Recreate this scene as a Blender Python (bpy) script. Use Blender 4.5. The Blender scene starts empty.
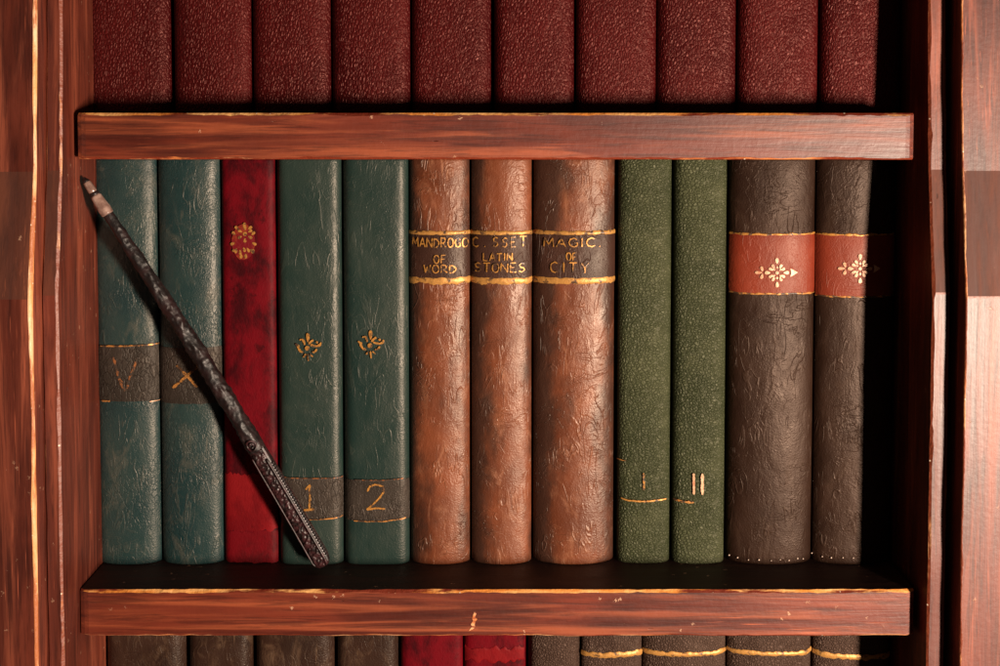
import bpy, bmesh, math, random
from mathutils import Vector, noise, Matrix

random.seed(7)
sc = bpy.context.scene
COL = sc.collection
R = math.radians

# ------------------------------------------------------------------ camera
S = 0.00065            # metres per photo pixel on the shelf-front plane (Y = 0)
F = 1000.0             # focal length in photo pixels
D = F * S              # camera distance from the shelf-front plane
K = D / 0.8125
PITCH = R(2.25)
CY = 150.0             # photo row of the optical axis (shift lens)
CAMZ = 1.45
cam = bpy.data.cameras.new("camera")
camo = bpy.data.objects.new("camera", cam)
COL.objects.link(camo)
camo.location = (0, -D, CAMZ)
camo.rotation_euler = (math.pi / 2 - PITCH, 0, 0)
cam.sensor_width = 36
cam.lens = 36 * F / 1000.0
cam.shift_y = -(333 - CY) / 1000.0
cam.clip_start = 0.01
cam.clip_end = 50
sc.camera = camo


def P(u, v, y=0.0):
    a = (u - 500) / F
    b = (CY - v) / F
    d = Vector((a, math.cos(PITCH) + b * math.sin(PITCH), -math.sin(PITCH) + b * math.cos(PITCH)))
    t = (y + D) / d.y
    return Vector((0, -D, CAMZ)) + d * t


def nz(x, y=0.0, z=0.0):
    return noise.noise((x, y, z))


# ------------------------------------------------------------------ material helpers
class NT:
    def __init__(self, name):
        self.mat = bpy.data.materials.new(name)
        self.mat.use_nodes = True
        self.t = self.mat.node_tree
        self.b = self.t.nodes["Principled BSDF"]

    def n(self, typ, ins=None, **props):
        nd = self.t.nodes.new(typ)
        for k, v in props.items():
            setattr(nd, k, v)
        for k, v in (ins or {}).items():
            self.set(nd.inputs[k], v)
        return nd

    def set(self, sock, v):
        if isinstance(v, bpy.types.NodeSocket):
            self.t.links.new(v, sock)
        elif isinstance(v, (tuple, list)) and sock.type == 'RGBA' and len(v) == 3:
            sock.default_value = (*v, 1)
        else:
            sock.default_value = v

    def m(self, op, a, b=0.0, c=None, clamp=False):
        nd = self.n("ShaderNodeMath", {0: a, 1: b}, operation=op, use_clamp=clamp)
        if c is not None:
            self.set(nd.inputs[2], c)
        return nd.outputs[0]

    def mix(self, f, a, b, mode='MIX'):
        nd = self.n("ShaderNodeMix", {}, data_type='RGBA', blend_type=mode)
        self.set(nd.inputs[0], f)
        self.set(nd.inputs[6], a)
        self.set(nd.inputs[7], b)
        return nd.outputs[2]

    def rng(self, f, a, b, lo=0.0, hi=1.0):
        nd = self.n("ShaderNodeMapRange", {0: f, 1: a, 2: b, 3: lo, 4: hi}, interpolation_type='SMOOTHSTEP')
        return nd.outputs[0]

    def coords(self, scale=(1, 1, 1), rot=(0, 0, 0), rnd=True):
        tc = self.n("ShaderNodeTexCoord").outputs["Object"]
        if rnd:
            oi = self.n("ShaderNodeObjectInfo").outputs["Random"]
            cv = self.n("ShaderNodeCombineXYZ", {0: self.m('MULTIPLY', oi, 7.3), 1: self.m('MULTIPLY', oi, 3.1), 2: self.m('MULTIPLY', oi, 5.7)})
            tc = self.n("ShaderNodeVectorMath", {0: tc, 1: cv.outputs[0]}, operation='ADD').outputs[0]
        mp = self.n("ShaderNodeMapping", {"Vector": tc, "Rotation": rot, "Scale": scale})
        return mp.outputs[0]

    def noise(self, vec, scale, detail=3.0, rough=0.55, dist=0.0):
        nd = self.n("ShaderNodeTexNoise", {"Vector": vec, "Scale": scale, "Detail": detail, "Roughness": rough, "Distortion": dist})
        return nd.outputs[0]

    def voro(self, vec, scale, feature='F1', rand=1.0):
        nd = self.n("ShaderNodeTexVoronoi", {"Vector": vec, "Scale": scale, "Randomness": rand}, feature=feature)
        return nd.outputs["Distance"]

    def bump(self, h, dist, strength=1.0, prev=None):
        nd = self.n("ShaderNodeBump", {"Height": h, "Distance": dist, "Strength": strength})
        if prev is not None:
            self.set(nd.inputs["Normal"], prev)
        return nd.outputs[0]

    def done(self, color, rough, normal=None, **kw):
        self.set(self.b.inputs["Base Color"], color)
        self.set(self.b.inputs["Roughness"], rough)
        if normal is not None:
            self.set(self.b.inputs["Normal"], normal)
        for k, v in kw.items():
            self.set(self.b.inputs[k.replace("_", " ")], v)
        return self.mat


def add(n, *hs):
    r = hs[0]
    for h in hs[1:]:
        r = n.m('ADD', r, h)
    return r


def crease(n, vec, scale, width, detail=3.0, dist=1.2):
    """1 on the skin, 0 along thin winding creases."""
    a = n.noise(vec, scale, detail, 0.6, dist)
    a = n.m('ABSOLUTE', n.m('SUBTRACT', a, 0.5))
    return n.rng(a, 0.0, width)


def pebble_leather(name, dark, mid, light, scale, bump=0.0006, rough=0.42, stretch=(1, 1, 1), rot=(0, 0, 0), spec=0.5, tint=(1, .72, .6)):
    n = NT(name)
    v = n.coords(stretch, rot)
    w = n.noise(v, scale * 0.35, 2)
    vv = n.n("ShaderNodeVectorMath", {0: v, 1: n.n("ShaderNodeCombineXYZ", {0: n.m('MULTIPLY', w, 0.9 / scale), 2: n.m('MULTIPLY', w, -1.3 / scale)}).outputs[0]}, operation='ADD').outputs[0]
    e = n.voro(vv, scale, 'DISTANCE_TO_EDGE')
    cell = n.rng(e, 0.0, 0.32)
    e2 = n.rng(n.voro(vv, scale * 2.3, 'DISTANCE_TO_EDGE'), 0.0, 0.4)
    big = n.noise(v, 14, 4, 0.6)
    h = add(n, n.m('MULTIPLY', cell, 1.0), n.m('MULTIPLY', e2, 0.18), n.m('MULTIPLY', n.noise(v, scale * 3, 2), 0.10), n.m('MULTIPLY', big, 1.0))
    c = n.mix(n.rng(big, 0.35, 0.68), dark, mid)
    c = n.mix(n.m('MULTIPLY', n.rng(n.noise(v, 60, 4, 0.65), 0.5, 0.75), 0.5), c, light)
    c = n.mix(n.m('MULTIPLY', n.rng(e, 0.12, 0.0), 0.55), c, tuple(0.45 * x for x in dark))
    r = n.m('ADD', rough, n.m('MULTIPLY', n.m('SUBTRACT', big, 0.5), 0.3))
    return n.done(c, r, n.bump(h, bump), Specular_IOR_Level=spec, Specular_Tint=(*tint, 1))


def crease_leather(name, dark, mid, light, bump=0.0008, rough=0.5, fine=620, big_s=58, crk=260, stretch=(1, 1, .55), rot=(0, 0.5, 0), scuff=0.5, stain_shade=None, stain_shade_amt=0.0, spec=0.5, deep=0.8, crackle=0.5, wave=0.3, fold=0.45, fold_s=105, tint=(1, .9, .8)):
    n = NT(name)
    v0 = n.coords()
    v = n.coords(stretch, rot)

    def warp(vec, sc_, amt, seed):
        nd = n.n("ShaderNodeTexNoise", {"Vector": vec, "Scale": sc_, "Detail": 3.0, "Roughness": 0.6})
        off = n.n("ShaderNodeVectorMath", {0: nd.outputs[1], 1: (.5, .5, .5)}, operation='SUBTRACT').outputs[0]
        off = n.n("ShaderNodeVectorMath", {0: off, "Scale": amt}, operation='SCALE').outputs[0]
        return n.n("ShaderNodeVectorMath", {0: vec, 1: off}, operation='ADD').outputs[0]
    big = n.noise(v0, 17, 4, 0.6)
    e1b = n.voro(warp(n.coords((1, 1, .8), (0, -0.7, 0)), 45, 0.03, 2), big_s * 0.8, 'DISTANCE_TO_EDGE')
    e2 = n.voro(warp(v, 130, 0.006, 3), crk, 'DISTANCE_TO_EDGE')
    m1 = n.rng(n.noise(v0, 40, 3), 0.46, 0.64)
    m1b = n.rng(n.noise(v0, 26, 2, 0.5, .5), 0.56, 0.70)
    m2 = n.rng(n.noise(v0, 24, 3), 0.40, 0.62)
    fv = n.coords((1, 1, .30), (0, fold, 0))
    fa = n.m('ABSOLUTE', n.m('SUBTRACT', n.noise(fv, fold_s, 2.2, 0.5, 1.2), 0.5))
    fb = n.m('ABSOLUTE', n.m('SUBTRACT', n.noise(n.coords((.45, 1, 1), (0, .35, 0)), 150, 2.5, 0.5, 1.0), 0.5))
    k1 = n.m('MULTIPLY', n.rng(fa, 0.034, 0.0), m1)
    k3 = n.m('MULTIPLY', n.rng(fb, 0.028, 0.0), n.m('MULTIPLY', n.rng(n.noise(v0, 33, 2), 0.5, 0.64), .7))
    k1 = n.m('MAXIMUM', k1, k3)
    k1b = n.m('MULTIPLY', n.rng(e1b, 0.03, 0.0), m1b)
    k2 = n.m('MULTIPLY', n.rng(e2, 0.10, 0.0), m2)
    peb = n.rng(n.voro(warp(v0, 300, .002, 9), fine, 'DISTANCE_TO_EDGE'), 0, .5)
    und = n.noise(v, 75, 3, 0.55, .8)
    und2 = n.noise(n.coords((1, 1, .4), (0, -.4, 0)), 150, 3, 0.6, .6)
    h = add(n, n.m('MULTIPLY', k1, deep), n.m('MULTIPLY', k1b, deep * .4), n.m('MULTIPLY', k2, -crackle * .45),
            n.m('MULTIPLY', peb, 0.16), n.m('MULTIPLY', n.noise(v0, 700, 2), 0.25), n.m('MULTIPLY', und, 2.6 * wave), n.m('MULTIPLY', und2, 1.1 * wave))
    c = n.mix(n.rng(big, 0.30, 0.70), dark, mid)
    sc_ = n.rng(n.noise(v, 60, 6, 0.72, 1.0), 0.50, 0.74)
    c = n.mix(n.m('MULTIPLY', sc_, scuff), c, light)
    hair = n.noise(n.coords((1, 1, .10), (0, .75, 0)), 420, 3, 0.6, .5)
    c = n.mix(n.m('MULTIPLY', n.m('MULTIPLY', n.rng(hair, 0.60, 0.70), n.rng(n.noise(v0, 36, 3), .48, .62)), scuff), c, light)
    c = n.mix(n.m('MULTIPLY', n.m('MAXIMUM', k1, n.m('MULTIPLY', k1b, .4)), 0.22), c, light)  # raised folds drawn paler: their lit crests are put into the colour
    c = n.mix(n.m('MULTIPLY', k2, min(.3, .3 * crackle)), c, tuple(x * .4 for x in dark))
    if stain_shade is not None:      # rubbed-in dark joint dye, plus the spine's left-side shade put into its colour
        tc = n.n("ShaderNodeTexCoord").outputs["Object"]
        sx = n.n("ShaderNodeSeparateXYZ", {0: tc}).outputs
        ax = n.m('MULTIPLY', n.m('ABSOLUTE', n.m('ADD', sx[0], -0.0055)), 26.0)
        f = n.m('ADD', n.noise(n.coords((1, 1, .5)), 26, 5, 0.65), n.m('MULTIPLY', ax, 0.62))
        c = n.mix(n.m('MULTIPLY', n.rng(f, 0.60, 0.86), stain_shade_amt), c, stain_shade)
    r = n.m('ADD', rough, n.m('MULTIPLY', n.m('SUBTRACT', n.noise(v, 90, 3), 0.5), 0.35))
    return n.done(c, r, n.bump(h, bump), Specular_IOR_Level=spec, Specular_Tint=(*tint, 1))


def velvet_cloth(name, dark, mid, light):
    n = NT(name)
    v = n.coords((1, 1, .55))
    a = n.noise(v, 52, 6, 0.68, 0.3)
    c = n.mix(n.rng(a, 0.36, 0.62), dark, mid)
    c = n.mix(n.m('MULTIPLY', n.rng(n.noise(v, 19, 5, .65), 0.55, 0.72), 0.6), c, light)
    c = n.mix(n.m('MULTIPLY', n.rng(n.noise(n.coords((1, 1, 1), (.2, .4, 0)), 34, 5, .7), 0.60, 0.68), 0.65), c, tuple(.5 * x for x in dark))
    h = add(n, n.noise(v, 900, 2), n.m('MULTIPLY', n.noise(v, 70, 4), 1.5))
    return n.done(c, 0.6, n.bump(h, 0.0002), Specular_IOR_Level=0.12)


def gilt(name, col=(0.80, 0.40, 0.09), worn=(0.06, 0.03, 0.015), wear=0.5, scale=260, metal=0.35, rough=0.45):
    n = NT(name)
    v = n.coords()
    w = n.rng(n.noise(v, scale, 4, 0.7), wear - 0.06, wear + 0.08)
    c = n.mix(n.noise(v, 500, 2), tuple(.55 * x for x in col), col)
    c = n.mix(w, worn, c)
    return n.done(c, rough, n.bump(n.noise(v, 420, 3), 0.0003), Metallic=n.m('MULTIPLY', w, metal))


def wood(name, along, dark, mid, light, rough=0.42, coat=0.25, grain=1.0, speck=0.5, coat_rough=0.3):
    n = NT(name)
    sc1 = {'X': (.05, 1, 1), 'Z': (1, 1, .05)}[along]
    sc2 = {'X': (.22, 1, 1), 'Z': (1, 1, .22)}[along]
    v = n.coords(sc1)
    v2 = n.coords(sc2)
    v0 = n.coords()
    g = n.noise(v, 330, 6, 0.68, 0.4)
    g2 = n.noise(v, 90, 5, 0.6, 0.8)
    big = n.noise(v2, 26, 4, 0.6, 0.8)
    c = n.mix(n.rng(big, 0.3, 0.68), dark, mid)
    c = n.mix(n.m('MULTIPLY', n.rng(g2, 0.47, 0.68), 0.75 * grain), c, light)
    c = n.mix(n.m('MULTIPLY', n.rng(g, 0.52, 0.36), 0.6 * grain), c, tuple(.5 * x for x in dark))
    # pale dry-brush streaks and small chips
    st_ = n.noise(n.coords({'X': (.03, 1, 1), 'Z': (1, 1, .03)}[along], (.0, .01, 0)), 620, 3, 0.6)
    stm = n.m('MULTIPLY', n.rng(st_, 0.60, 0.72), n.rng(n.noise(v2, 30, 3), 0.48, 0.66))
    c = n.mix(n.m('MULTIPLY', stm, 0.55), c, tuple(min(1, 1.7 * x) for x in light))
    wp = n.n("ShaderNodeVectorMath", {0: v0, 1: n.n("ShaderNodeCombineXYZ", {0: n.m('MULTIPLY', n.noise(v0, 700, 3), .006), 2: n.m('MULTIPLY', n.noise(v0, 640, 3), .006)}).outputs[0]}, operation='ADD').outputs[0]
    sp = n.voro(wp, 120)
    keep = n.rng(n.noise(v0, 34, 3), 0.52, 0.60)
    thr = n.m('MULTIPLY', n.noise(v0, 500, 3), 0.22)
    spm = n.m('MULTIPLY', n.rng(n.m('SUBTRACT', sp, thr), 0.015, -0.02), n.m('MULTIPLY', keep, speck))
    c = n.mix(spm, c, (0.75, 0.45, 0.28))
    pit = n.m('MULTIPLY', n.rng(n.voro(n.coords(sc2, (0, .1, 0)), 120), 0.07, 0.03), n.rng(n.noise(v0, 50, 2), 0.5, 0.6))
    c = n.mix(n.m('MULTIPLY', pit, 0.6), c, tuple(.25 * x for x in dark))
    h = add(n, n.m('MULTIPLY', g, 0.9), n.m('MULTIPLY', g2, 0.8), n.m('MULTIPLY', spm, 1.2), n.m('MULTIPLY', pit, -1.0), n.m('MULTIPLY', n.noise(v0, 260, 3), 0.5))
    r = n.m('ADD', rough, n.m('MULTIPLY', n.m('SUBTRACT', g2, 0.5), 0.35))
    nb = n.bump(h, 0.00022)
    return n.done(c, r, nb, Coat_Weight=coat, Coat_Roughness=coat_rough, Coat_Normal=nb)


def bare_edge(name, bare, pale, stain_shade, along, cover=0.5, scale=70):
    n = NT(name)
    v = n.coords({'X': (.16, 1, 1), 'Z': (1, 1, .16)}[along])
    f = n.noise(v, scale, 5, 0.68)
    c = n.mix(n.rng(n.noise(v, 160, 3), 0.4, 0.65), bare, pale)
    c = n.mix(n.rng(f, cover - 0.04, cover + 0.05), stain_shade, c)
    sp = n.rng(n.voro(n.coords(), 210), 0.16, 0.06)
    c = n.mix(n.m('MULTIPLY', sp, n.rng(n.noise(n.coords(), 40, 2), 0.5, 0.58)), c, (0.9, 0.7, 0.5))
    return n.done(c, 0.5, n.bump(add(n, f, n.noise(n.coords(), 300, 3)), 0.0006), Coat_Weight=0.15, Coat_Roughness=0.35)


# ------------------------------------------------------------------ materials
M = {}
WD, WM, WL = (0.058, 0.0082, 0.0038), (0.165, 0.026, 0.0105), (0.38, 0.085, 0.028)
M['wood_x'] = wood('mahogany_shelf', 'X', WD, WM, WL, rough=0.46, coat=0.14, grain=.9, coat_rough=.38)
M['wood_z'] = wood('mahogany_upright', 'Z', (0.056, 0.0095, 0.005), (0.150, 0.029, 0.0145), (0.30, 0.072, 0.035), rough=0.48, coat=0.15, grain=.95, speck=.22, coat_rough=.32)
M['wood_z_shade'] = wood('mahogany_splay_shade', 'Z', (0.060, 0.0135, 0.0060), (0.115, 0.026, 0.0105), (0.16, 0.042, 0.017), rough=0.72, coat=0.0, grain=.6, speck=.3)  # upright wood darkened: shade of the upturned splay put into its colour
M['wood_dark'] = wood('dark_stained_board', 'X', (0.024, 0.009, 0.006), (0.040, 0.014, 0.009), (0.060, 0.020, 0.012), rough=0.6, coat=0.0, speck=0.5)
M['edge_x'] = bare_edge('worn_shelf_edge', (0.74, 0.26, 0.045), (0.90, 0.50, 0.18), (0.16, 0.022, 0.008), 'X', 0.485)
M['edge_x_low'] = bare_edge('worn_shelf_lower_edge', (0.62, 0.20, 0.06), (0.85, 0.48, 0.25), (0.20, 0.028, 0.009), 'X', 0.53)
M['edge_z'] = bare_edge('worn_upright_edge', (0.55, 0.18, 0.055), (0.75, 0.40, 0.18), (0.20, 0.040, 0.015), 'Z', 0.58)
M['edge_pale'] = bare_edge('bare_wood_edge', (0.78, 0.36, 0.13), (0.90, 0.58, 0.34), (0.45, 0.14, 0.045), 'Z', 0.50)

M['burgundy'] = pebble_leather('burgundy_grained_leather', (0.038, 0.0022, 0.0028), (0.063, 0.0039, 0.0043), (0.085, 0.009, 0.0085), 470, bump=0.00034, rough=0.43, stretch=(1.2, 1, .70), rot=(0, .45, 0), spec=0.40, tint=(1, .42, .36))
M['green'] = pebble_leather('green_grained_leather', (0.030, 0.036, 0.0165), (0.054, 0.060, 0.028), (0.095, 0.098, 0.052), 480, bump=0.00042, rough=0.48, stretch=(.85, 1, 1.1), spec=0.27, tint=(1, .95, .7))
M['teal'] = crease_leather('teal_creased_leather', (0.005, 0.025, 0.028), (0.018, 0.040, 0.038), (0.12, 0.108, 0.082), rough=0.44, scuff=0.42, rot=(0, .55, 0), bump=.0005, crackle=.6, deep=.35, spec=.5, wave=.25, crk=360, fold=.6)
M['teal_deep'] = crease_leather('dark_teal_leather', (0.008, 0.024, 0.021), (0.019, 0.034, 0.028), (0.06, 0.066, 0.052), rough=0.44, scuff=0.22, bump=0.0004, rot=(0, .3, 0), crackle=.2, deep=.3, spec=.45, wave=.3, fold=.3)
M['red'] = velvet_cloth('crimson_cloth', (0.034, 0.0006, 0.0024), (0.125, 0.0012, 0.0052), (0.165, 0.003, 0.008))
M['red_label'] = velvet_cloth('scarlet_patch', (0.11, 0.002, 0.004), (0.18, 0.005, 0.007), (0.22, 0.016, 0.012))
M['red_foot'] = velvet_cloth('dark_crimson_patch', (0.045, 0.002, 0.003), (0.12, 0.002, 0.005), (0.15, 0.006, 0.008))
M['brown'] = crease_leather('tan_creased_leather', (0.10, 0.025, 0.0095), (0.20, 0.055, 0.022), (0.40, 0.175, 0.095), rough=0.44, bump=0.00044, big_s=95, scuff=0.42, stain_shade=(0.034, 0.0145, 0.0095), stain_shade_amt=0.9, deep=.75, crackle=.15, spec=.5, wave=.55, fold=.5)
M['brown_band'] = crease_leather('dark_brown_title_leather', (0.030, 0.012, 0.008), (0.046, 0.019, 0.013), (0.10, 0.045, 0.03), rough=0.48, bump=0.00045, big_s=95, scuff=0.35, deep=.7, crackle=.2, spec=.3)
M['umber'] = crease_leather('umber_creased_leather', (0.014, 0.0058, 0.0034), (0.026, 0.0118, 0.0071), (0.060, 0.034, 0.022), rough=0.48, bump=0.00042, big_s=80, scuff=0.30, deep=.6, rot=(0, .35, 0), spec=.26, wave=.55, crackle=.1, fold=.35, tint=(1, .78, .66))
M['umber_grain'] = pebble_leather('umber_grained_leather', (0.045, 0.025, 0.018), (0.075, 0.045, 0.033), (0.115, 0.075, 0.056), 560, bump=0.0005, rough=0.48, spec=.32)
M['dark_brown'] = crease_leather('dark_brown_worn_leather', (0.016, 0.007, 0.0045), (0.036, 0.016, 0.010), (0.13, 0.076, 0.045), rough=0.44, bump=0.0005, scuff=0.6, deep=.4, spec=.36)
M['teal_band'] = crease_leather('brown_black_band', (0.024, 0.019, 0.015), (0.040, 0.030, 0.024), (0.11, 0.082, 0.065), rough=0.5, scuff=0.4, bump=.0006, crackle=1.0, deep=.45, spec=.32)
M['label_red'] = crease_leather('brick_red_label', (0.14, 0.0165, 0.0062), (0.195, 0.027, 0.0105), (0.26, 0.058, 0.030), rough=0.5, bump=0.0004, scuff=0.3, deep=.3, crackle=.3, spec=.3)
M['gold'] = gilt('gilt_paint', col=(0.64, 0.29, 0.06), wear=0.45)
M['gold_band'] = gilt('gilt_band_paint', col=(0.70, 0.34, 0.085), wear=0.40, scale=180)
M['gold_worn'] = gilt('worn_gilt_paint', col=(0.70, 0.30, 0.07), wear=0.5)
M['gold_dull'] = gilt('dull_gilt_paint', col=(0.45, 0.16, 0.05), worn=(0.04, 0.028, 0.02), wear=0.515)
M['gold_pale'] = gilt('pale_gilt_paint', col=(0.74, 0.42, 0.24), worn=(0.40, 0.13, 0.06), wear=0.42, metal=.15)
M['gold_smear'] = gilt('gilt_smear', col=(0.30, 0.036, 0.012), worn=(0.14, 0.002, 0.006), wear=0.55, scale=150, metal=0.1)
M['paper'] = None
_n = NT('aged_page_edges')
_v = _n.coords((1, 1, .02))
M['paper'] = _n.done(_n.mix(_n.noise(_v, 900, 2), (0.30, 0.22, 0.13), (0.52, 0.42, 0.28)), 0.8)
_n = NT('black_lacquer')
_v = _n.coords()
_a = _n.noise(_v, 140, 4)
M['wand'] = _n.done(_n.mix(_n.rng(_a, 0.4, 0.65), (0.005, 0.0025, 0.0025), (0.018, 0.0065, 0.0065)), 0.52, _n.bump(add(_n, _n.noise(_v, 240, 3), _n.m('MULTIPLY', _n.rng(_n.voro(_v, 200), 0.0, 0.5), .6)), 0.0006), Coat_Weight=0.08, Coat_Roughness=0.25)
_n = NT('dark_red_carving')
_v = _n.coords()
M['wand_red'] = _n.done(_n.mix(_n.rng(_n.noise(_v, 220, 4), 0.4, 0.62), (0.009, 0.0035, 0.0035), (0.040, 0.0105, 0.012)), 0.46, _n.bump(_n.noise(_v, 300, 3), 0.0003), Coat_Weight=0.08, Coat_Roughness=0.3)
_n = NT('pale_pink_lacquer')
_v = _n.coords()
M['tip'] = _n.done(_n.mix(_n.rng(_n.noise(_v, 180, 4), 0.35, 0.7), (0.17, 0.095, 0.075), (0.38, 0.25, 0.205)), 0.3, _n.bump(_n.noise(_v, 240, 3), 0.0004), Coat_Weight=0.4, Coat_Roughness=0.2)
_n = NT('pale_thread')
M['thread'] = _n.done(_n.mix(_n.noise(_n.coords(), 300, 2), (0.5, 0.34, 0.26), (0.75, 0.6, 0.5)), 0.6)


# ------------------------------------------------------------------ object helpers
def empty(name, loc, label=None, cat=None, group=None):
    o = bpy.data.objects.new(name, None)
    o.empty_display_size = 0.02
    COL.objects.link(o)
    o.location = loc
    if label:
        o['label'] = label
    if cat:
        o['category'] = cat
    if group:
        o['group'] = group
    return o


def mesh(name, verts, faces, mats, parent=None, midx=None, smooth=True, recalc=True):
    me = bpy.data.meshes.new(name)
    me.from_pydata([tuple(v) for v in verts], [], faces)
    for m in (mats if isinstance(mats, (list, tuple)) else [mats]):
        me.materials.append(m)
    if midx:
        for p, k in zip(me.polygons, midx):
            p.material_index = k
    if recalc:
        bm = bmesh.new()
        bm.from_mesh(me)
        bmesh.ops.recalc_face_normals(bm, faces=bm.faces)
        bm.to_mesh(me)
        bm.free()
    if smooth:
        for p in me.polygons:
            p.use_smooth = True
    me.update()
    o = bpy.data.objects.new(name, me)
    COL.objects.link(o)
    if parent is not None:
        o.parent = parent
    return o


def loft(rings, mats_edge, cap_mat=0, override=None):
    """closed rings of equal length -> verts, faces, material index"""
    k = len(rings[0])
    vs, fs, mi = [], [], []
    for r in rings:
        vs += r
    for i in range(len(rings) - 1):
        for j in range(k):
            a, b = i * k + j, i * k + (j + 1) % k
            fs.append((a, b, b + k, a + k))
            mi.append(override(i, j) if override and override(i, j) is not None else mats_edge[j])
    fs.append(tuple(range(k)))
    fs.append(tuple((len(rings) - 1) * k + j for j in range(k)))
    mi += [cap_mat, cap_mat]
    return vs, fs, mi


# ------------------------------------------------------------------ bookcase
YFS = {-1: -0.022 * K, 1: -0.009 * K}     # the left upright stands a little further out
YF = -0.009 * K            # front edge of the side panels
XL = P(76.4, 350, 0).x
XR = P(921.5, 350, 0).x
YS = -0.004            # shelf fronts
BACK = 0.235
ZA = P(500, 170, YF).z
ZB = P(500, 291, YF).z
ZTOP, ZBOT = P(500, -300, 0).z, P(500, 1075, 0).z
case = empty('bookcase', (0, 0, ZBOT), 'red-brown varnished wooden bookcase with worn pale edges, holding all the books', 'bookcase')


def q_top(z):
    return z - ZA          # the upper part leans back a little


def ystep(z):
    """how far the uprights come forward at this height (thicker below the splay)"""
    t = max(0.0, min(1.0, (ZA - z) / (ZA - ZB)))
    return -0.0110 * K * t + 0.045 * max(0.0, q_top(z))


zs = []
z = ZBOT - 0.02
while z < ZTOP + 0.02:
    zs.append(z)
    z += 0.005
zs = [q for q in zs if abs(q - ZA) > 0.003 and abs(q - ZB) > 0.003] + [ZA - .0004, ZA + .0003, ZB - .0006, ZB + .0006]
zs.sort()


def upright(name, prof_fn, mats, edges, right):
    rings = [[Vector((x, y, q - ZBOT)) for x, y in prof_fn(q)] for q in zs]

    def ov(i, j):
        zc = (zs[i] + zs[i + 1]) / 2
        if right and edges[j] == 0 and abs(zc - ZB) < .0007:
            return 1
        if edges[j] == 0 and ZB < zc < ZA:
            return 3
        return None
    v, f, m = loft(rings, edges, 0, ov)
    return mesh(name, v, f, mats, case, m, smooth=False)


for side in (-1, 1):
    xin = XL if side < 0 else XR
    YF = YFS[side]
    out = side
    t_strip = abs((P(45, 120, YF).x - XL) if side < 0 else (P(947.5, 120, YF).x - XR))
    sd = 11.0 * side

    def prof_panel(q, xin=xin, out=out, t=t_strip, sd=sd, YF=YF):
        y0 = YF + ystep(q)
        c1 = 0.0012 + 0.0009 * nz(q * 45, sd) + 0.0006 * nz(q * 190, sd)
        c2 = 0.0009 + 0.0005 * nz(q * 60, sd + 5)
        w = 0.0007 * nz(q * 22, sd + 9)
        c1, c2 = max(c1, .0004), max(c2, .0003)
        return [(xin, BACK), (xin, y0 + 0.004), (xin, y0 + c1 + w), (xin + out * (c1 + .0002), y0 + w), (xin + out * (t - c2), y0 + w), (xin + out * t, y0 + c2), (xin + out * t, BACK)]
    upright('side_panel', prof_panel, [M['wood_z'], M['edge_z'], M['wood_z'], M['wood_z_shade']], [2, 2, 1, 0, 1, 2, 2], side > 0)

    dP = 0.0165 * K
    if side < 0:
        xp = P(35.5, 168, YF - dP).x
        xo = P(-7, 480, YF - dP - .0110 * K).x
    else:
        xp = P(962.0, 165, YF - dP).x
        xo = P(1062, 300, YF - dP).x

    def prof_pil(q, xp=xp, xo=xo, out=out, sd=sd, YF=YF):
        y0 = YF - dP + ystep(q)
        if out < 0:
            r = 0.0019 + 0.0012 * nz(q * 13, sd + 2) + 0.0006 * nz(q * 60, sd + 3)
            r2 = 0.0022
        else:
            r = 0.0011 + 0.0006 * nz(q * 40, sd + 2) + 0.0005 * nz(q * 160, sd + 3)
            r2 = 0.002
        r = max(r, .0005)
        w = 0.0008 * nz(q * 14, sd + 7)
        pts = [(xp, BACK), (xp, YF + .003)]
        pts += [(xp + out * r * (1 - math.cos(a)) + w, y0 + r * (1 - math.sin(a))) for a in (0, R(25), R(50), R(72), R(90))]
        pts += [(xo - out * r2, y0), (xo, y0 + r2), (xo, BACK)]
        return pts
    # edges: back-side, side, 4 rounded, front, outer bevel, outer, back
    upright('pilaster', prof_pil, [M['wood_z'], M['edge_pale'] if side < 0 else M['edge_z'], M['wood_z'], M['wood_z_shade']], [2, 2, 1, 1, 1, 1, 0, 1, 2, 2], side > 0)

bp = 0.012
mesh('back_panel', [(x, y, q) for x in (XL - .004, XR + .004) for y in (BACK - bp, BACK - .002) for q in (-0.01, ZTOP - ZBOT + .01)],
     [(0, 1, 3, 2), (4, 6, 7, 5), (0, 4, 5, 1), (2, 3, 7, 6), (0, 2, 6, 4), (1, 5, 7, 3)], [M['wood_dark']], case, smooth=False)


def shelf(v_top, v_bot, seed, y0=0.0):
    zt, zb = P(500, v_top, y0).z, P(500, v_bot, y0).z
    rings = []
    vm = (v_top + v_bot) / 2
    x0 = max(P(76.8 if v_top < 300 else 79.8, vm, y0).x, XL + .0006)
    x1 = min(P(914.5, vm, y0).x, XR - .0012)
    N = 190
    for i in range(N + 1):
        x = x0 + (x1 - x0) * i / N
        c1 = max(.0003, 0.0015 + 0.0010 * nz(x * 38, seed) + 0.0007 * nz(x * 170, seed))
        c2 = max(.0003, 0.0013 + 0.0010 * nz(x * 30, seed + 4) + 0.0006 * nz(x * 140, seed + 4))
        w = 0.0006 * nz(x * 9, seed + 8)
        e = min(i, N - i)
        g = (0.0018, .0006, 0)[min(e, 2)]
        rings.append([Vector((x, y, q - ZBOT)) for y, q in
                      [(y0 + g, zb + c2 + w), (y0 + g + .0001 * nz(x * 60, seed), (zb + zt) / 2), (y0 + g, zt - c1 + w), (y0 + g + c1 * 1.1, zt + w * .6), (BACK - bp - .0005, zt), (BACK - bp - .0005, zb), (y0 + g + c2 * 1.1, zb + w)]])
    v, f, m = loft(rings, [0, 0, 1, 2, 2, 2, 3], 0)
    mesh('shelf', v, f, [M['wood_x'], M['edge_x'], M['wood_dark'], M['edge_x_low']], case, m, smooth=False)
    return zt, zb


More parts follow.
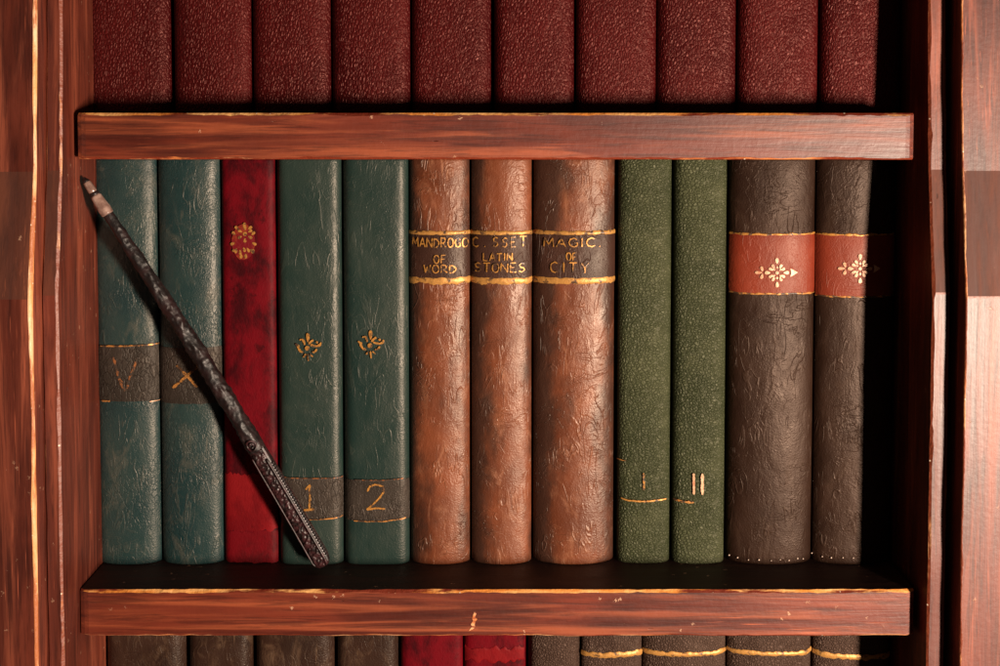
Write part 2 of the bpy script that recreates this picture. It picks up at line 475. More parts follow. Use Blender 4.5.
Z1, U1 = shelf(113.0, 159.5, 3, YS)
Z2, U2 = shelf(590.5, 636.5, 21, YS)
Z3, U3 = shelf(1030, 1074, 37)
Z0, U0 = shelf(-300, -254, 51)

_zig = [(474.2, 612), (476.4, 613.5), (474.8, 617.4), (477.2, 619.2), (475, 622.6), (474.6, 625), (475.4, 627.2), (472.6, 629.4), (468.8, 631), (471.6, 626.8), (471, 624.2), (473, 620.6), (472, 618.4)]
_c = [P(u, v, YS - .0003) for u, v in _zig]
_vs = [Vector((q.x, q.y, q.z - ZBOT)) for q in _c] + [Vector((q.x, YS + .0006, q.z - ZBOT)) for q in _c]
_k = len(_zig)
mesh('chip', _vs, [tuple(range(_k))] + [(i, (i + 1) % _k, _k + (i + 1) % _k, _k + i) for i in range(_k)], [M['edge_x_low']], case, smooth=False)

# ------------------------------------------------------------------ books
YB = 0.0405 * K
# u range at spine plane near the foot of the book
class Book:
    def __init__(self, name, label, u0, u1, zb, H, mat, prof=(.22, 3, .14, 10), y=None, v=None, group=None, depth=0.165, top_round=.0015, cat='book'):
        self.v = v
        y = YB if y is None else y
        ye = y
        for _ in range(3):      # the widest point lies a little behind the crown of the spine
            x0, x1 = P(u0, v or 400, ye).x, P(u1, v or 400, ye).x
            ye = y + (x1 - x0) / 2 * (prof[0] + prof[2]) * .75
        self.hw = (x1 - x0) / 2 - 0.00025
        self.xc = (x0 + x1) / 2
        self.y, self.zb, self.H = y, zb, H
        self.prof = prof
        self.root = empty(name, (self.xc, y, zb), label, cat, group)
        self.build(mat, depth)

    def dy(self, x):
        t = min(1.0, abs(x) / self.hw)
        a, p, b, q = self.prof
        return self.hw * (a * t ** p + b * t ** q)

    def nrm(self, x):
        e = self.hw * 0.01
        g = (self.dy(min(self.hw, x + e)) - self.dy(max(-self.hw, x - e))) / (2 * e)
        n = Vector((g, -1, 0))
        return n.normalized()

    def srf(self, x, z, off):
        x = max(-self.hw, min(self.hw, x))
        n = self.nrm(x)
        return Vector((x + n.x * off, self.dy(x) + n.y * off, z))

    def build(self, mat, depth):
        hw, H = self.hw, self.H
        nx = 44
        xs = []
        for i in range(nx + 1):
            t = -1 + 2 * i / nx
            xs.append(hw * math.copysign(1 - (1 - abs(t)) ** 1.35, t))
        yside = self.dy(hw)
        outer = [(-hw, depth), (-hw, yside + .006)] + [(x, self.dy(x)) for x in xs] + [(hw, yside + .006), (hw, depth)]
        th = 0.0024
        inner = [(hw - th, depth), (hw - th, yside + .006)] + [(x * (1 - th / hw), self.dy(x) + th) for x in reversed(xs)] + [(-hw + th, yside + .006), (-hw + th, depth)]
        ring2d = outer + inner
        zz = [(0.0, .0014), (.0003, .0007), (.0009, .0002), (.002, 0)]
        n = 26
        zz += [(.002 + (H - .004) * i / n, 0) for i in range(1, n)]
        zz += [(H - .002, 0), (H - .0009, .0002), (H - .0003, .0007), (H, .0014)]
        s1, s2 = random.random() * 50, random.random() * 50
        rings = []
        for q, inset in zz:
            rr = []
            for k, (x, y) in enumerate(ring2d):
                dyy = inset if k < len(outer) else -inset * .4
                wob = 0.00018 * nz(x * 60 + s1, q * 22, s2) if k < len(outer) and y < yside + .002 else 0
                xi = x * (1 - inset * .25 / hw)
                rr.append(Vector((xi, y + dyy + wob, q)))
            rings.append(rr)
        v, f, m = loft(rings, [0] * len(ring2d))
        self.cover = mesh('cover', v, f, [mat], self.root)
        pv = [(x, y, q) for x in (-hw + th + .0002, hw - th - .0002) for y in (yside + .008, depth - .004) for q in (.003, H - .003)]
        mesh('page_block', pv, [(0, 1, 3, 2), (4, 6, 7, 5), (0, 4, 5, 1), (2, 3, 7, 6), (0, 2, 6, 4), (1, 5, 7, 3)], [M['paper']], self.root, smooth=False)

    # photo pixel on the spine plane -> local x, z
    def uv(self, u, v):
        p = P(u, v, self.y)
        return p.x - self.xc, p.z - self.zb

    def patch(self, name, ua, va, ub, vb, mat, off=.0004, ragged=.3, full=True, nx=40, nzr=10, seed=None, label=None, slant=0.0, base=.00032):
        """a strip pasted round the spine; ragged in photo pixels"""
        seed = random.random() * 99 if seed is None else seed
        xa, za = self.uv(ua, va)
        xb, zb_ = self.uv(ub, vb)
        if full:
            xa, xb = -self.hw * .995, self.hw * .995
        vs, fs = [], []
        for j in range(nzr + 1):
            for i in range(nx + 1):
                x = xa + (xb - xa) * i / nx
                tz = j / nzr
                rg = ragged * S * (nz(x * 260, seed + (7 if tz > .5 else 0)) * 1.5 + nz(x * 700, seed + 3) * .8)
                zz = zb_ + (za - zb_) * tz + rg * abs(2 * tz - 1) * (1 if tz > .5 else -1) + slant * S * (x / self.hw)
                lift = off if 0 < j < nzr else 0.0
                vs.append(self.srf(x, zz, lift + base))
        k = nx + 1
        for j in range(nzr):
            for i in range(nx):
                fs.append((j * k + i, j * k + i + 1, (j + 1) * k + i + 1, (j + 1) * k + i))
        o = mesh(name, vs, fs, [mat], self.root, recalc=False)
        if label:
            o['label'] = label
        return o

    def strokes(self, name, strokes, mat, off=.0011, label=None, parent=None, polys=(), mat2=None, polys2=()):
        """strokes: [(points in photo px, width px)]; polys: [points in photo px] filled"""
        vs, fs, mi = [], [], []
        for pts, w in strokes:
            # resample
            q = []
            for a, b in zip(pts[:-1], pts[1:]):
                L = math.hypot(b[0] - a[0], b[1] - a[1])
                n = max(1, int(L / 0.9))
                for i in range(n):
                    q.append((a[0] + (b[0] - a[0]) * i / n, a[1] + (b[1] - a[1]) * i / n))
            q.append(pts[-1])
            base = len(vs)
            sd = random.random() * 100
            for i, p in enumerate(q):
                a, b = q[max(0, i - 1)], q[min(len(q) - 1, i + 1)]
                dx, dy = b[0] - a[0], b[1] - a[1]
                L = math.hypot(dx, dy) or 1
                nx_, ny_ = -dy / L, dx / L
                ww = w * (0.5 + 0.28 * nz(i * .55, sd))
                if i == 0 or i == len(q) - 1:
                    ww *= .55
                jx, jy = .25 * nz(i * .3, sd + 5), .25 * nz(i * .3, sd + 9)
                for s in (-1, 1):
                    x, z = self.uv(p[0] + jx + nx_ * ww * s, p[1] + jy + ny_ * ww * s)
                    vs.append(self.srf(x, z, off))
            for i in range(len(q) - 1):
                b0 = base + 2 * i
                fs.append((b0, b0 + 1, b0 + 3, b0 + 2))
                mi.append(0)
        for group, idx, o2 in ((polys, 0, off), (polys2, 1, off - .0003)):
            for pts in group:
                base = len(vs)
                cx = sum(p[0] for p in pts) / len(pts)
                cy = sum(p[1] for p in pts) / len(pts)
                x, z = self.uv(cx, cy)
                vs.append(self.srf(x, z, o2 + .0001))
                for p in pts:
                    x, z = self.uv(*p)
                    vs.append(self.srf(x, z, o2))
                for i in range(len(pts)):
                    fs.append((base, base + 1 + i, base + 1 + (i + 1) % len(pts)))
                    mi.append(idx)
        o = mesh(name, vs, fs, [mat] + ([mat2] if mat2 else []), parent or self.root, mi, recalc=False)
        # orient every face outward (towards -Y)
        bm = bmesh.new()
        bm.from_mesh(o.data)
        flip = [f for f in bm.faces if f.normal.y > 0]
        bmesh.ops.reverse_faces(bm, faces=flip)
        bm.to_mesh(o.data)
        bm.free()
        if label:
            o['label'] = label
        return o


def petal(cx, cy, L, W, ang, n=12):
    """teardrop from (cx,cy) outward along ang (degrees, 0 = right, 90 = up)"""
    a = R(ang)
    out = []
    for i in range(n):
        t = 2 * math.pi * i / n
        px = L * (0.5 - 0.5 * math.cos(t))
        py = W * 0.5 * math.sin(t) * (0.55 + 0.75 * (px / L)) * .9
        out.append((cx + px * math.cos(a) - py * math.sin(a), cy - px * math.sin(a) - py * math.cos(a)))
    return out


def dot(cx, cy, r, n=10):
    return [(cx + r * math.cos(2 * math.pi * i / n) * (1 + .15 * nz(cx + i)), cy + r * math.sin(2 * math.pi * i / n)) for i in range(n)]


def arc(cx, cy, rx, ry, a0, a1, n=14):
    return [(cx + rx * math.cos(R(a0 + (a1 - a0) * i / n)), cy - ry * math.sin(R(a0 + (a1 - a0) * i / n))) for i in range(n + 1)]


GLY = {
    'M': [[(0, 0), (.08, 1), (.5, .3), (.9, 1), (1, 0)]],
    'A': [[(0, 0), (.5, 1), (1, 0)], [(.2, .36), (.82, .36)]],
    'N': [[(0, 0), (.05, 1), (.95, .02), (1, 1)]],
    'D': [[(.05, 0), (.05, 1), (.55, .92), (.95, .6), (.9, .3), (.5, .03), (.05, 0)]],
    'R': [[(.05, 0), (.05, 1), (.7, .95), (.85, .72), (.65, .5), (.05, .46)], [(.35, .46), (.95, 0)]],
    'O': [[(.5 + .48 * math.cos(R(a)), .5 + .5 * math.sin(R(a))) for a in range(90, 460, 30)]],
    'G': [[(.92, .8), (.6, 1), (.2, .85), (.03, .5), (.2, .12), (.6, 0), (.95, .15), (.95, .45), (.6, .45)]],
    'C': [[(.9, .85), (.55, 1), (.15, .8), (.03, .45), (.2, .1), (.6, 0), (.95, .15)]],
    'F': [[(.1, 0), (.08, 1), (.9, 1)], [(.1, .52), (.7, .52)]],
    'W': [[(0, 1), (.25, 0), (.5, .75), (.75, 0), (1, 1)]],
    'T': [[(0, 1), (1, 1)], [(.5, 1), (.48, 0)]],
    'L': [[(.1, 1), (.08, 0), (.9, .02)]],
    'S': [[(.9, .88), (.5, 1), (.12, .8), (.25, .55), (.75, .45), (.9, .22), (.5, 0), (.06, .12)]],
    'E': [[(.9, 1), (.1, 1), (.08, 0), (.95, 0)], [(.1, .52), (.75, .52)]],
    'I': [[(.5, 1), (.48, 0)]],
    'Y': [[(0, 1), (.5, .5), (1, 1)], [(.5, .5), (.48, 0)]],
    '.': [[(.4, .0), (.55, .12)]],
}


def write(spec, w=1.5):
    """spec: [(char, u_left, u_right, v_top, v_bottom)]"""
    out = []
    for ch, a, b, t, bt in spec:
        for st in GLY[ch]:
            out.append(([(a + (b - a) * x, bt - (bt - t) * y) for x, y in st], w))
    return out


def line_of(text, u0, u1, vt, vb, gap=.28, narrow='I.'):
    ws = [(.35 if c in narrow else 1.0) for c in text]
    tot = sum(ws) + gap * (len(text) - 1)
    k = (u1 - u0) / tot
    out, x = [], u0
    for c, w in zip(text, ws):
        j = random.uniform(-.5, .5)
        out.append((c, x, x + w * k, vt + j, vb + j * .5))
        x += (w + gap) * k
    return out


HM = U1 - Z2          # clear height of the middle shelf
FLAT = (.05, 2, .20, 9)
SOFT = (.25, 2, .12, 10)
FULL = (.20, 2, .14, 9)

# --- upper row: ten burgundy volumes
GU = 'burgundy grained leather volumes in a row on the upper shelf'
up = [(88.5, 170, 'burgundy grained book on the upper shelf against the left side, above the V book'),
      (175, 250.5, 'burgundy grained book on the upper shelf above the teal book marked X'),
      (254, 330, 'burgundy grained book on the upper shelf above the joint of red book and book 1'),
      (333, 409.5, 'burgundy grained book on the upper shelf directly above the teal book numbered 2'),
      (412.5, 490.5, 'burgundy grained book on the upper shelf above the brown MANDROGO book'),
      (495, 573.5, 'burgundy grained book on the upper shelf above the brown LATIN STONES book'),
      (577, 655.5, 'burgundy grained book on the upper shelf above the right half of the MAGIC book'),
      (657.5, 735, 'burgundy grained book on the upper shelf above the second green book'),
      (739, 817, 'burgundy grained book on the upper shelf above the fully lit brick red label'),
      (821.5, 900, 'burgundy grained book at the right end of the upper shelf, half in shadow')]
for i, (a, b, lab) in enumerate(up):
    Book('leather_book', lab, a - .8, b + .8, Z1, 0.262 - .002 * (i % 3), M['burgundy'], (.09, 2, .17, 9), v=100, group=GU, y=YB + random.uniform(-.0008, .0008))

# --- middle row
def mid(name, lab, u0, u1, mat, prof, gap, group=None, v=563, dyb=0.0):
    return Book(name, lab, u0, u1, Z2, HM - gap, M[mat], prof, v=v, group=group, y=YB + dyb)


GT = 'teal leather volumes at the left of the middle shelf'
b1 = mid('leather_book', 'worn teal leather book with a gilt V on a brown band', 98.5, 161, 'teal', FULL, .001, GT)
b1.patch('title_band', 99, 346.5, 160, 401.5, M['teal_band'])
b1.strokes('gilt_line', [([(100, 346.5), (130, 345.6), (158, 345.2)], 1.5)], M['gold_worn'], label='upper gilt line of the brown band')
b1.strokes('gilt_line', [([(101, 401.5), (111, 401.2)], 1.6)], M['gold_worn'], label='left remnant of the lower gilt line')
b1.strokes('gilt_line', [([(148, 402.5), (158, 402.2)], .8)], M['gold_pale'], label='right remnant of the lower gilt line')
b1.strokes('volume_mark', [([(113.5, 357), (116, 363), (118.5, 374), (122, 384), (125.8, 391)], 2.6), ([(137, 359), (134, 368), (130, 377), (128, 386), (125.8, 391)], 2.2), ([(114, 360), (120, 378), (125, 384)], 1.2)], M['gold_dull'])

b2 = mid('leather_book', 'worn teal leather book with a gilt X on a brown band, crossed by the wand', 162.5, 223.5, 'teal', FULL, .001, GT)
b2.patch('title_band', 163, 348, 223, 404, M['teal_band'])
b2.strokes('volume_mark', [([(177, 365), (184, 372), (190, 378), (197, 387)], 2.6), ([(173, 388), (181, 381), (188, 375), (199, 365)], 2.6)], M['gold_worn'])

b3 = mid('cloth_book', 'bright red cloth book with a small gilt rosette, behind the wand', 225, 278.5, 'red', (.03, 2, .16, 10), .0012, None, dyb=.003)
b3.patch('scarlet_label', 226, 474, 278, 531, M['red_label'], ragged=3.4, off=.0001, base=.00012)
b3.patch('foot_patch', 226, 531.5, 278, 562.5, M['red_foot'], ragged=1.6, off=.0001, base=.00014)
_po = [dot(245.4, 233.8, 2.2)]
for k in range(6):
    a = 60 * k + 30
    _po.append(petal(245.4 + 3.6 * math.cos(R(a)), 234 - 3.9 * math.sin(R(a)), 4.6, 3.3, a))
for k in range(11):
    a = 360 * k / 11 + 90
    _po.append(petal(243.8 + 8.8 * math.cos(R(a)), 240.5 - 13.5 * math.sin(R(a)), 4.8, 3.5, a + (20 if k % 2 else -20)))
for k in range(5):
    _po.append(petal(237 + 3.4 * k, 248 + 1.5 * math.sin(k * 2), 5.2, 3.2, -100 + 14 * k))
_gd = [(243.6 + 11.6 * math.cos(R(a)) * (1 + .06 * nz(a * .05, 3)), 242 + 18 * math.sin(R(a)) * (1 + .06 * nz(a * .05, 9))) for a in range(0, 360, 12)]
b3.strokes('rosette', [], M['gold'], polys=_po, polys2=[_gd], mat2=M['gold_smear'])

GN = 'dark teal numbered volumes on the middle shelf'


def fleur(b, cx, cy):
    g = lambda pts: [(cx + x, cy + y) for x, y in pts]
    st = [(g([(-6.4, -9), (-5, -8.2), (-3.6, -5.5), (-3.2, -3)]), 2.2), (g([(-8, -7.4), (-6.8, -9)]), 1.4),
          (g([(.8, -3.5), (2.6, -6), (5.6, -8)]), 2.0),
          (g([(-12.5, -4), (-10.4, -2.6), (-9.4, .6), (-7.4, 3.6), (-4.4, 4.8)]), 2.2), (g([(-9.6, .2), (-9, -3)]), 1.6),
          (g([(2.6, -3.2), (5.6, -2), (9, -1.6), (12, -3), (13, -5.4)]), 2.2),
          (g([(4.2, 4.6), (7.2, 3.8), (9, 1)]), 2.0),
          (g([(-2, 6), (-4.6, 9.4)]), 1.6), (g([(0, 6), (.4, 13)]), 1.4), (g([(2, 6), (5, 8.8)]), 1.6)]
    b.strokes('ornament', st, M['gold'], polys=[petal(cx, cy - 5.6, 9.5, 4.2, 90), dot(cx - .6, cy + .3, 2.5), dot(cx + 9, cy - 5.6, 1.2)])


b4 = mid('leather_book', 'dark teal leather book with a gilt fleuron and the number 1', 280, 343.5, 'teal_deep', FLAT, .001, GN)
fleur(b4, 308.2, 347.6)
b4.patch('number_band', 281, 478, 343, 519.5, M['teal_band'])
b4.strokes('gilt_line', [([(284, 477.5), (312, 478), (341, 478)], 1.0)], M['gold_dull'], label='faint upper gilt line of the number band')
b4.strokes('gilt_line', [([(303, 519.5), (322, 519), (341, 517.4)], 1.2)], M['gold_worn'], label='lower gilt line of the number band')
b4.strokes('numeral', [([(306, 489), (310, 484.4), (310.2, 497), (309.8, 508.6)], 1.9), ([(304, 509.6), (314.6, 508.8)], 2.2)], M['gold'])

b5 = mid('leather_book', 'dark teal leather book with a gilt fleuron and the number 2', 345, 409.5, 'teal_deep', FLAT, .001, GN)
fleur(b5, 370.8, 345)
b5.patch('number_band', 346, 480, 409, 520.5, M['teal_band'])
b5.strokes('gilt_line', [([(355, 479.6), (380, 480), (403, 478.6)], .9)], M['gold_dull'], label='faint upper gilt line of the number band')
b5.strokes('gilt_line', [([(354, 520.6), (364, 521), (384, 521), (405, 518.4)], 1.3)], M['gold_worn'], label='lower gilt line of the number band')
b5.strokes('numeral', [([(367.5, 491), (370, 486), (376, 483.8), (383, 486), (384, 491), (380, 497), (373, 504), (367, 509)], 1.8), ([(367, 509), (376, 507.6), (385.5, 508.4)], 1.8)], M['gold'])

GB = 'tan creased leather books with dark title bands on the middle shelf'


def titled(b, u0, u1, lines, va=(231, 235), vb=(277, 284)):
    b.patch('title_band', u0, va[0] + 1, u1, vb[1] - 2, M['brown_band'], ragged=.3)
    b.patch('gilt_line', u0, va[0], u1, va[1] + .3, M['gold_band'], off=.0006, ragged=.9, nzr=4, label='upper gilt line of the title band')
    b.patch('gilt_line', u0, vb[0], u1, vb[1], M['gold_band'], off=.0006, ragged=1.2, nzr=4, label='broad lower gilt line of the title band')
    st = []
    for l in lines:
        st += write(l, 1.2)
    b.strokes('lettering', st, M['gold'], off=.0015)


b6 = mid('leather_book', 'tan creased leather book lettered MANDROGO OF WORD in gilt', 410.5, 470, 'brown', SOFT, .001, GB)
titled(b6, 408, 469, [line_of('MANDROGO', 413.5, 466.5, 238, 247.2), line_of('OF', 434, 446, 254.6, 262.8), line_of('WORD', 424.5, 455.5, 264.8, 272.6)])
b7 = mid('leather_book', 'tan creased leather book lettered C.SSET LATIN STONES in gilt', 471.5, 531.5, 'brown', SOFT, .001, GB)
titled(b7, 471, 531, [[('C', 474, 479.5, 237.5, 247), ('.', 484, 487, 238, 247), ('S', 493, 498.5, 237, 246.5), ('S', 502, 507.5, 237.5, 247), ('E', 510.5, 515.5, 237, 246.6), ('T', 519, 526, 236.6, 246.4)],
                      line_of('LATIN', 483.5, 512, 253.2, 260.8), line_of('STONES', 475.5, 524.5, 263.4, 272.2)])
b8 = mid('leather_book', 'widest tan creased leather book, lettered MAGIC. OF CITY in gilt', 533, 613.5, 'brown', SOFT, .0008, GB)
titled(b8, 532, 615, [line_of('MAGIC.', 545, 601, 238, 246.8), line_of('OF', 566.5, 577, 252.4, 260.2), line_of('CITY', 551, 588.5, 262.2, 272.6, gap=.5)])

GG = 'green grained leather volumes on the middle shelf'
b9 = mid('leather_book', 'olive green grained leather book with a single gilt stroke, volume I', 617, 669.5, 'green', (.14, 2, .16, 9), .001, GG, dyb=.002)
b9.strokes('gilt_line', [([(618, 460.5), (627, 461)], 1.0)], M['gold_worn'], label='rubbed upper gilt line')
b9.strokes('gilt_line', [([(622, 498.6), (628, 500.4), (646, 501), (666, 499.4)], 1.5)], M['gold'], label='lower gilt line')
b9.strokes('numeral', [([(643.5, 472.5), (643.8, 489.5)], 1.8)], M['gold'])
b10 = mid('leather_book', 'olive green grained leather book with two gilt strokes, volume II', 672, 724, 'green', (.14, 2, .16, 9), .001, GG, dyb=.001)
b10.strokes('gilt_line', [([(675, 500.4), (684, 501.6), (694, 502)], 2.0)], M['gold_worn'])
b10.strokes('numeral', [([(693.6, 473), (693.8, 494)], 2.2), ([(702, 473), (702, 494)], 2.6)], M['gold_pale'])

GD = 'black-brown creased leather books with brick red labels on the middle shelf'


def diamond(b, cx, cy, name='ornament'):
    po = []
    for k in range(12):
        t = 30 * k
        c, q = math.cos(R(t)), math.sin(R(t))
        k_ = 1 / (abs(c) / 9.0 + abs(q) / 12.5) * (.80 if k % 3 else .92)
        po.append(petal(cx + k_ * c * .78, cy - k_ * q * .78, 4.6 if k % 3 else 5.6, 3.3 if k % 3 else 4.0, t))
    for k in range(4):
        po.append(petal(cx + 3.0 * math.cos(R(90 * k + 45)), cy - 3.0 * math.sin(R(90 * k + 45)), 3.0, 2.2, 90 * k + 45))
    po += [dot(cx, cy, 1.7), dot(cx, cy - 5.2, 1.2), dot(cx, cy + 5.2, 1.2)]
    po += [petal(cx - 14, cy - 1.2, 5.2, 3.4, 105), petal(cx - 14, cy + 1.2, 5.2, 3.4, 255), petal(cx - 14.2, cy, 7, 3.4, 180)]
    po += [[(cx + 13.4, cy - 4.2), (cx + 16, cy - 3), (cx + 21, cy), (cx + 16, cy + 3), (cx + 13.4, cy + 4.2), (cx + 14.4, cy)]]
    b.strokes(name, [], M['gold_pale'], polys=po, off=.0013)


def stitches(b, us, v):
    vs, fs = [], []
    for u in us:
        x, z = b.uv(u, v + random.uniform(-.7, .7))
        c = b.srf(x, z, .0006)
        r = random.uniform(.5, .85) * S
        base = len(vs)
        for i in range(5):
            th = math.pi * i / 4
            for j in range(8):
                ph = 2 * math.pi * j / 8
                vs.append(c + Vector((1.3 * r * math.sin(th) * math.cos(ph), r * math.sin(th) * math.sin(ph), r * math.cos(th))))
        for i in range(4):
            for j in range(8):
                fs.append((base + i * 8 + j, base + i * 8 + (j + 1) % 8, base + (i + 1) * 8 + (j + 1) % 8, base + (i + 1) * 8 + j))
    mesh('stitching', vs, fs, [M['thread']], b.root)


b11 = mid('leather_book', 'wide black-brown creased leather book with a fully lit brick red label', 727, 811.5, 'umber', (.20, 2, .12, 10), .001, GD)
b11.patch('red_label', 730, 234.5, 816, 294, M['label_red'], ragged=.4)
b11.patch('gilt_line', 730, 233.4, 816, 235.4, M['gold'], off=.0006, ragged=.9, nzr=2, label='thin upper gilt line of the red label')
b11.patch('gilt_line', 730, 293, 816, 294.8, M['gold_worn'], off=.0006, ragged=.9, nzr=2, label='thin lower gilt line of the red label')
diamond(b11, 776.5, 272.5)
stitches(b11, [732, 739, 749, 759, 771, 780, 789, 798, 804], 560)
b12 = mid('leather_book', "black-brown creased leather book at the middle shelf's right end, red label half in shadow", 812.5, 890, 'umber', (.20, 2, .12, 10), .0012, GD)
b12.patch('red_label', 817, 235, 893, 297, M['label_red'], ragged=.5)
b12.patch('gilt_line', 817, 234, 893, 236, M['gold'], off=.0006, ragged=.9, nzr=2, label='thin upper gilt line of the red label')
b12.patch('gilt_line', 817, 296, 893, 297.6, M['gold_worn'], off=.0006, ragged=.9, nzr=2, label='thin lower gilt line of the red label')
diamond(b12, 859.5, 268.5)
stitches(b12, [816, 824, 832, 843, 853], 558)

# --- lower row (only the heads of the spines show)
HL = U2 - Z3
def low(name, lab, u0, u1, mat, prof, gap, group=None, dyb=0.0):
    return Book(name, lab, u0, u1, Z3, HL - gap, M[mat], prof, v=655, group=group, y=YB + dyb)


GLB = 'dark brown leather books at the left of the lower shelf'
low('leather_book', 'dark brown leather book in the lowest row, against the left side of the bookcase', 106, 186, 'dark_brown', (.06, 2, .26, 8), .006, GLB)
low('leather_book', 'narrowest scuffed brown leather book in the lowest row, left of a wide brown one', 189, 252, 'dark_brown', (.06, 2, .26, 8), .008, GLB)
low('leather_book', "wide scuffed dark brown leather book in the lowest row, beneath the wand's foot", 255.5, 334.5, 'dark_brown', (.06, 2, .26, 8), .007, GLB)
low('leather_book', 'dark brown leather book in the lowest row, touching the plain red cloth book', 337, 399, 'dark_brown', (.06, 2, .26, 8), .008, GLB)
GR = 'red cloth books below the lower shelf'
low('cloth_book', 'plain dark red cloth book in the lowest row, without any label', 400.5, 463, 'red', (.03, 2, .14, 10), .008, GR)
r2 = low('cloth_book', 'dark red cloth book in the lowest row with a torn scarlet label', 464, 526, 'red', (.03, 2, .14, 10), .008, GR)
r2.patch('scarlet_label', 465.5, 647.5, 523.5, 661.5, M['red_label'], ragged=2.6, full=False)
low('leather_book', 'plain grey-brown leather book in the lowest row, between red cloth and gilt-banded books', 528, 580.5, 'umber_grain', (.18, 2.2, .3, 9), .007)
GS = 'grey-brown leather books with one gilt band below the lower shelf'
for u0, u1, va, vb, sl, lab in [(581.5, 642, 652.5, 657.5, .6, 'narrow grey-brown leather book with a gilt band, right of the plain grey-brown book'),
                                (642.5, 726, 652, 656.5, .2, 'grey-brown leather book with a gilt band, below the green books'),
                                (727, 811.5, 651.5, 656, -.6, "grey-brown leather book with a gilt band, below the lit brick red label's book"),
                                (813, 890, 654.5, 659.5, -1.5, "grey-brown leather book with a gilt band at the lowest row's right end, half in shadow")]:
    bb = low('leather_book', lab, u0, u1, 'umber_grain', (.14, 2, .12, 10), .007, GS)
    bb.patch('gilt_line', u0, va, u1, vb, M['gold_band'], off=.0006, ragged=1.0, nzr=4, slant=sl)

# ------------------------------------------------------------------ wand
A = P(324.5, 566.0, 0.0222)     # foot, on the shelf
B = P(83.5, 177.5, 0.0075)      # tip, against the left side of the case
A.z = Z2 + 0.0052
wand = empty('wand', A, 'black carved wand with a pale pink tip, leaning across the teal and red books', 'wand')
ax = (B - A)
LW = ax.length
ax.normalize()
fr = (Vector((0, -1, 0)) - ax * ax.dot(Vector((0, -1, 0)))).normalized()   # towards the viewer
sd_ = ax.cross(fr).normalized()                                            # sideways


def interp(tab, s):
    for (a, x), (b, y) in zip(tab[:-1], tab[1:]):
        if s <= b:
            return x + (y - x) * (s - a) / (b - a)
    return tab[-1][1]


RAD = [(0, 6.0), (.006, 8.6), (.02, 10.2), (.1, 10.0), (.25, 9.8), (.31, 9.4), (.34, 9.8), (.38, 9.2), (.6, 9.0), (.75, 7.4), (.85, 6.6), (.905, 5.6)]


def bow(s):
    return sd_ * (math.copysign(1, sd_.x) * 0.0032 * math.sin(math.pi * min(1, max(0, s))))


def wand_part(name, s0, s1, n, fn, mat, nphi=40, tab=RAD):
    vs, fs = [], []
    for i in range(n + 1):
        s = s0 + (s1 - s0) * i / n
        r0 = interp(tab, s) * S * .98
        for j in range(nphi):
            ph = 2 * math.pi * j / nphi
            r = fn(s, ph, r0)
            vs.append(ax * (s * LW) + bow(s) + fr * (r * math.cos(ph)) + sd_ * (r * math.sin(ph)))
    for i in range(n):
        for j in range(nphi):
            a, b = i * nphi + j, i * nphi + (j + 1) % nphi
            fs.append((a, b, b + nphi, a + nphi))
    fs.append(tuple(range(nphi)))
    fs.append(tuple(n * nphi + j for j in range(nphi)))
    return mesh(name, vs, fs, [mat], wand)


def f_shaft(s, ph, r0):
    c = math.cos(ph)
    vine = 0
    for k in range(2):
        d = math.cos(ph - s * 26 - k * math.pi)
        vine += max(0, d) ** 10
    leaf = max(0, noise.noise((s * 95, math.cos(ph) * 2.8, math.sin(ph) * 2.8)))
    lump = noise.noise((s * 26, math.cos(ph) * 1.1 + 9, math.sin(ph) * 1.1))
    return r0 * (0.90 + .10 * vine +   .17 * leaf + .07 * lump)


def f_handle(s, ph, r0):
    # flattened section with a sunk field of runes on the face
    c, q = math.cos(ph), math.sin(ph)
    rr = r0 / (abs(c * 1.15) ** 3 + abs(q) ** 3) ** (1 / 3)
    if c > .55:
        k = noise.noise((s * 130, q * 3.0 + .6 * math.sin(s * 210), 4.0))
        cell = max(0, min(1, (k + .02) * 6)) * .13 * (1 if abs(q) < .72 else 0)
        rr *= .84 + cell
    return rr * .92


wand_part('shaft', .30, .912, 260, f_shaft, M['wand'], 48)
wand_part('handle', 0.0, .305, 240, f_handle, M['wand_red'], 64)
TIP = [(.905, 5.0), (.908, 6.3), (.92, 6.6), (.945, 5.6), (.952, 5.4), (.956, 4.2), (.962, 3.9), (.966, 4.4), (.985, 4.0), (.992, 3.2), (1.0, 1.2)]
wand_part('tip', .906, .988, 70, lambda s, ph, r: r * (1 + .05 * noise.noise((s * 60, math.cos(ph), math.sin(ph)))), M['tip'], 28, TIP)
wand_part('tip_point', .9885, 1.0, 10, lambda s, ph, r: r, M['wand'], 20, TIP)
wand_part('collar_ring', .954, .962, 8, lambda s, ph, r: 4.9 * S * (1 - .1 * abs(s - .958) / .004), M['wand'], 28, TIP)


def rail(off_s, off_f, s0, s1, rad, mat, beads=False):
    vs, fs = [], []
    n, k = 150, 8
    for i in range(n + 1):
        s = s0 + (s1 - s0) * i / n
        r0 = interp(RAD, s) * S
        c = ax * (s * LW) + bow(s) + sd_ * (off_s * r0) + fr * (off_f * r0)
        rr = rad * (1 + (.45 * math.sin(s * 900) if beads else .15 * nz(s * 200, off_s)))
        if i in (0, n):
            rr *= .3
        for j in range(k):
            ph = 2 * math.pi * j / k
            vs.append(c + sd_ * rr * math.cos(ph) + fr * rr * math.sin(ph))
    for i in range(n):
        for j in range(k):
            a, b = i * k + j, i * k + (j + 1) % k
            fs.append((a, b, b + k, a + k))
    mesh('rail', vs, fs, [mat], wand)


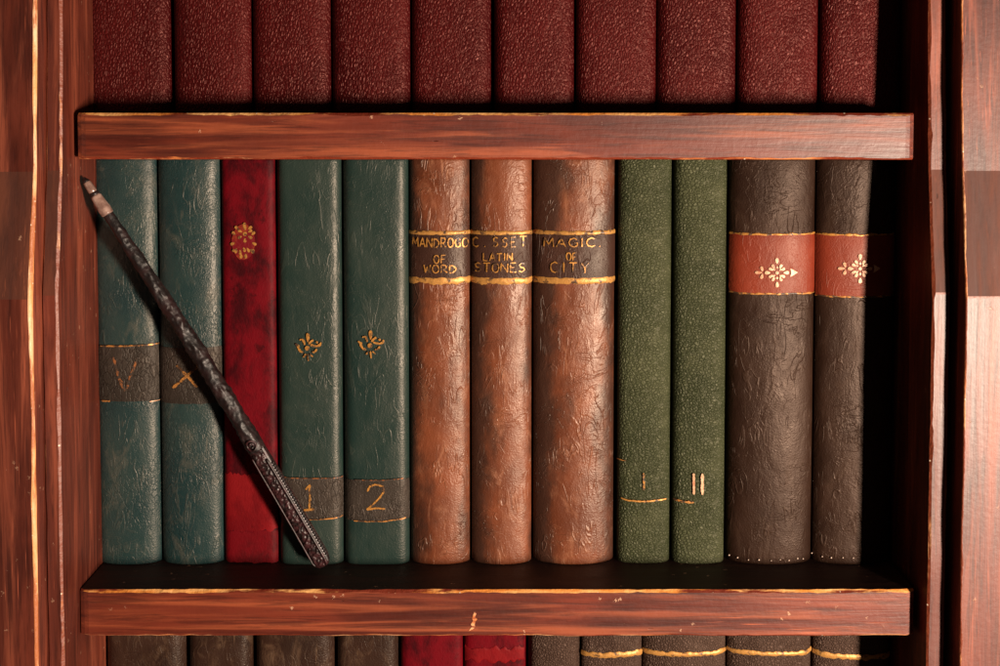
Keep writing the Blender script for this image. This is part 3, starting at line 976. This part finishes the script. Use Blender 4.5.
# sd_ sign: find the side that faces up-right in the picture
sg = 1 if sd_.x > 0 else -1
rail(sg * .62, .74, 0.0, .275, .0010, M['wand_red'])
rail(sg * .90, .42, 0.02, .265, .0009, M['wand'], True)
rail(-sg * .78, .62, 0.01, .29, .0006, M['wand_red'])
# carved ring on the handle's head
vs, fs = [], []
cc = ax * (.318 * LW) + bow(.318) + fr * (interp(RAD, .318) * S * 1.02)
for ring, (R0, rr) in enumerate(((4.6 * S, .0007), (1.8 * S, .0008))):
    b0 = len(vs)
    for i in range(28):
        t = 2 * math.pi * i / 28
        cen = cc + (ax * math.cos(t) * 1.2 + sd_ * math.sin(t)) * R0 - fr * (math.sin(t) ** 2) * .0012
        dirv = (ax * math.cos(t) + sd_ * math.sin(t))
        for j in range(8):
            p = 2 * math.pi * j / 8
            vs.append(cen + dirv * rr * math.cos(p) + fr * rr * math.sin(p))
    for i in range(28):
        for j in range(8):
            a, b = b0 + i * 8 + j, b0 + i * 8 + (j + 1) % 8
            c2, d2 = b0 + ((i + 1) % 28) * 8 + j, b0 + ((i + 1) % 28) * 8 + (j + 1) % 8
            fs.append((a, b, d2, c2))
mesh('carved_eye', vs, fs, [M['wand_red']], wand)

# ------------------------------------------------------------------ light
w = bpy.data.worlds.new("World")
sc.world = w
w.use_nodes = True
w.node_tree.nodes["Background"].inputs[0].default_value = (1.0, 0.72, 0.6, 1)
w.node_tree.nodes["Background"].inputs[1].default_value = 0.040
ld = bpy.data.lights.new("window_light", 'AREA')
ld.shape = 'RECTANGLE'
ld.size, ld.size_y = 0.09, 0.30
ld.energy = 49
ld.color = (1.0, 0.80, 0.63)
lo = bpy.data.objects.new("window_light", ld)
COL.objects.link(lo)
lo.location = (0.91, -1.10, CAMZ - 0.34)
lo.rotation_euler = (Vector((0, 0, CAMZ - .12)) - lo.location).to_track_quat('-Z', 'Y').to_euler()

sc.view_settings.view_transform = 'Standard'
sc.view_settings.look = 'None'
sc.view_settings.exposure = 0.0
sc.view_settings.gamma = 1.0
sc.render.engine = 'CYCLES'
sc.cycles.max_bounces = 6
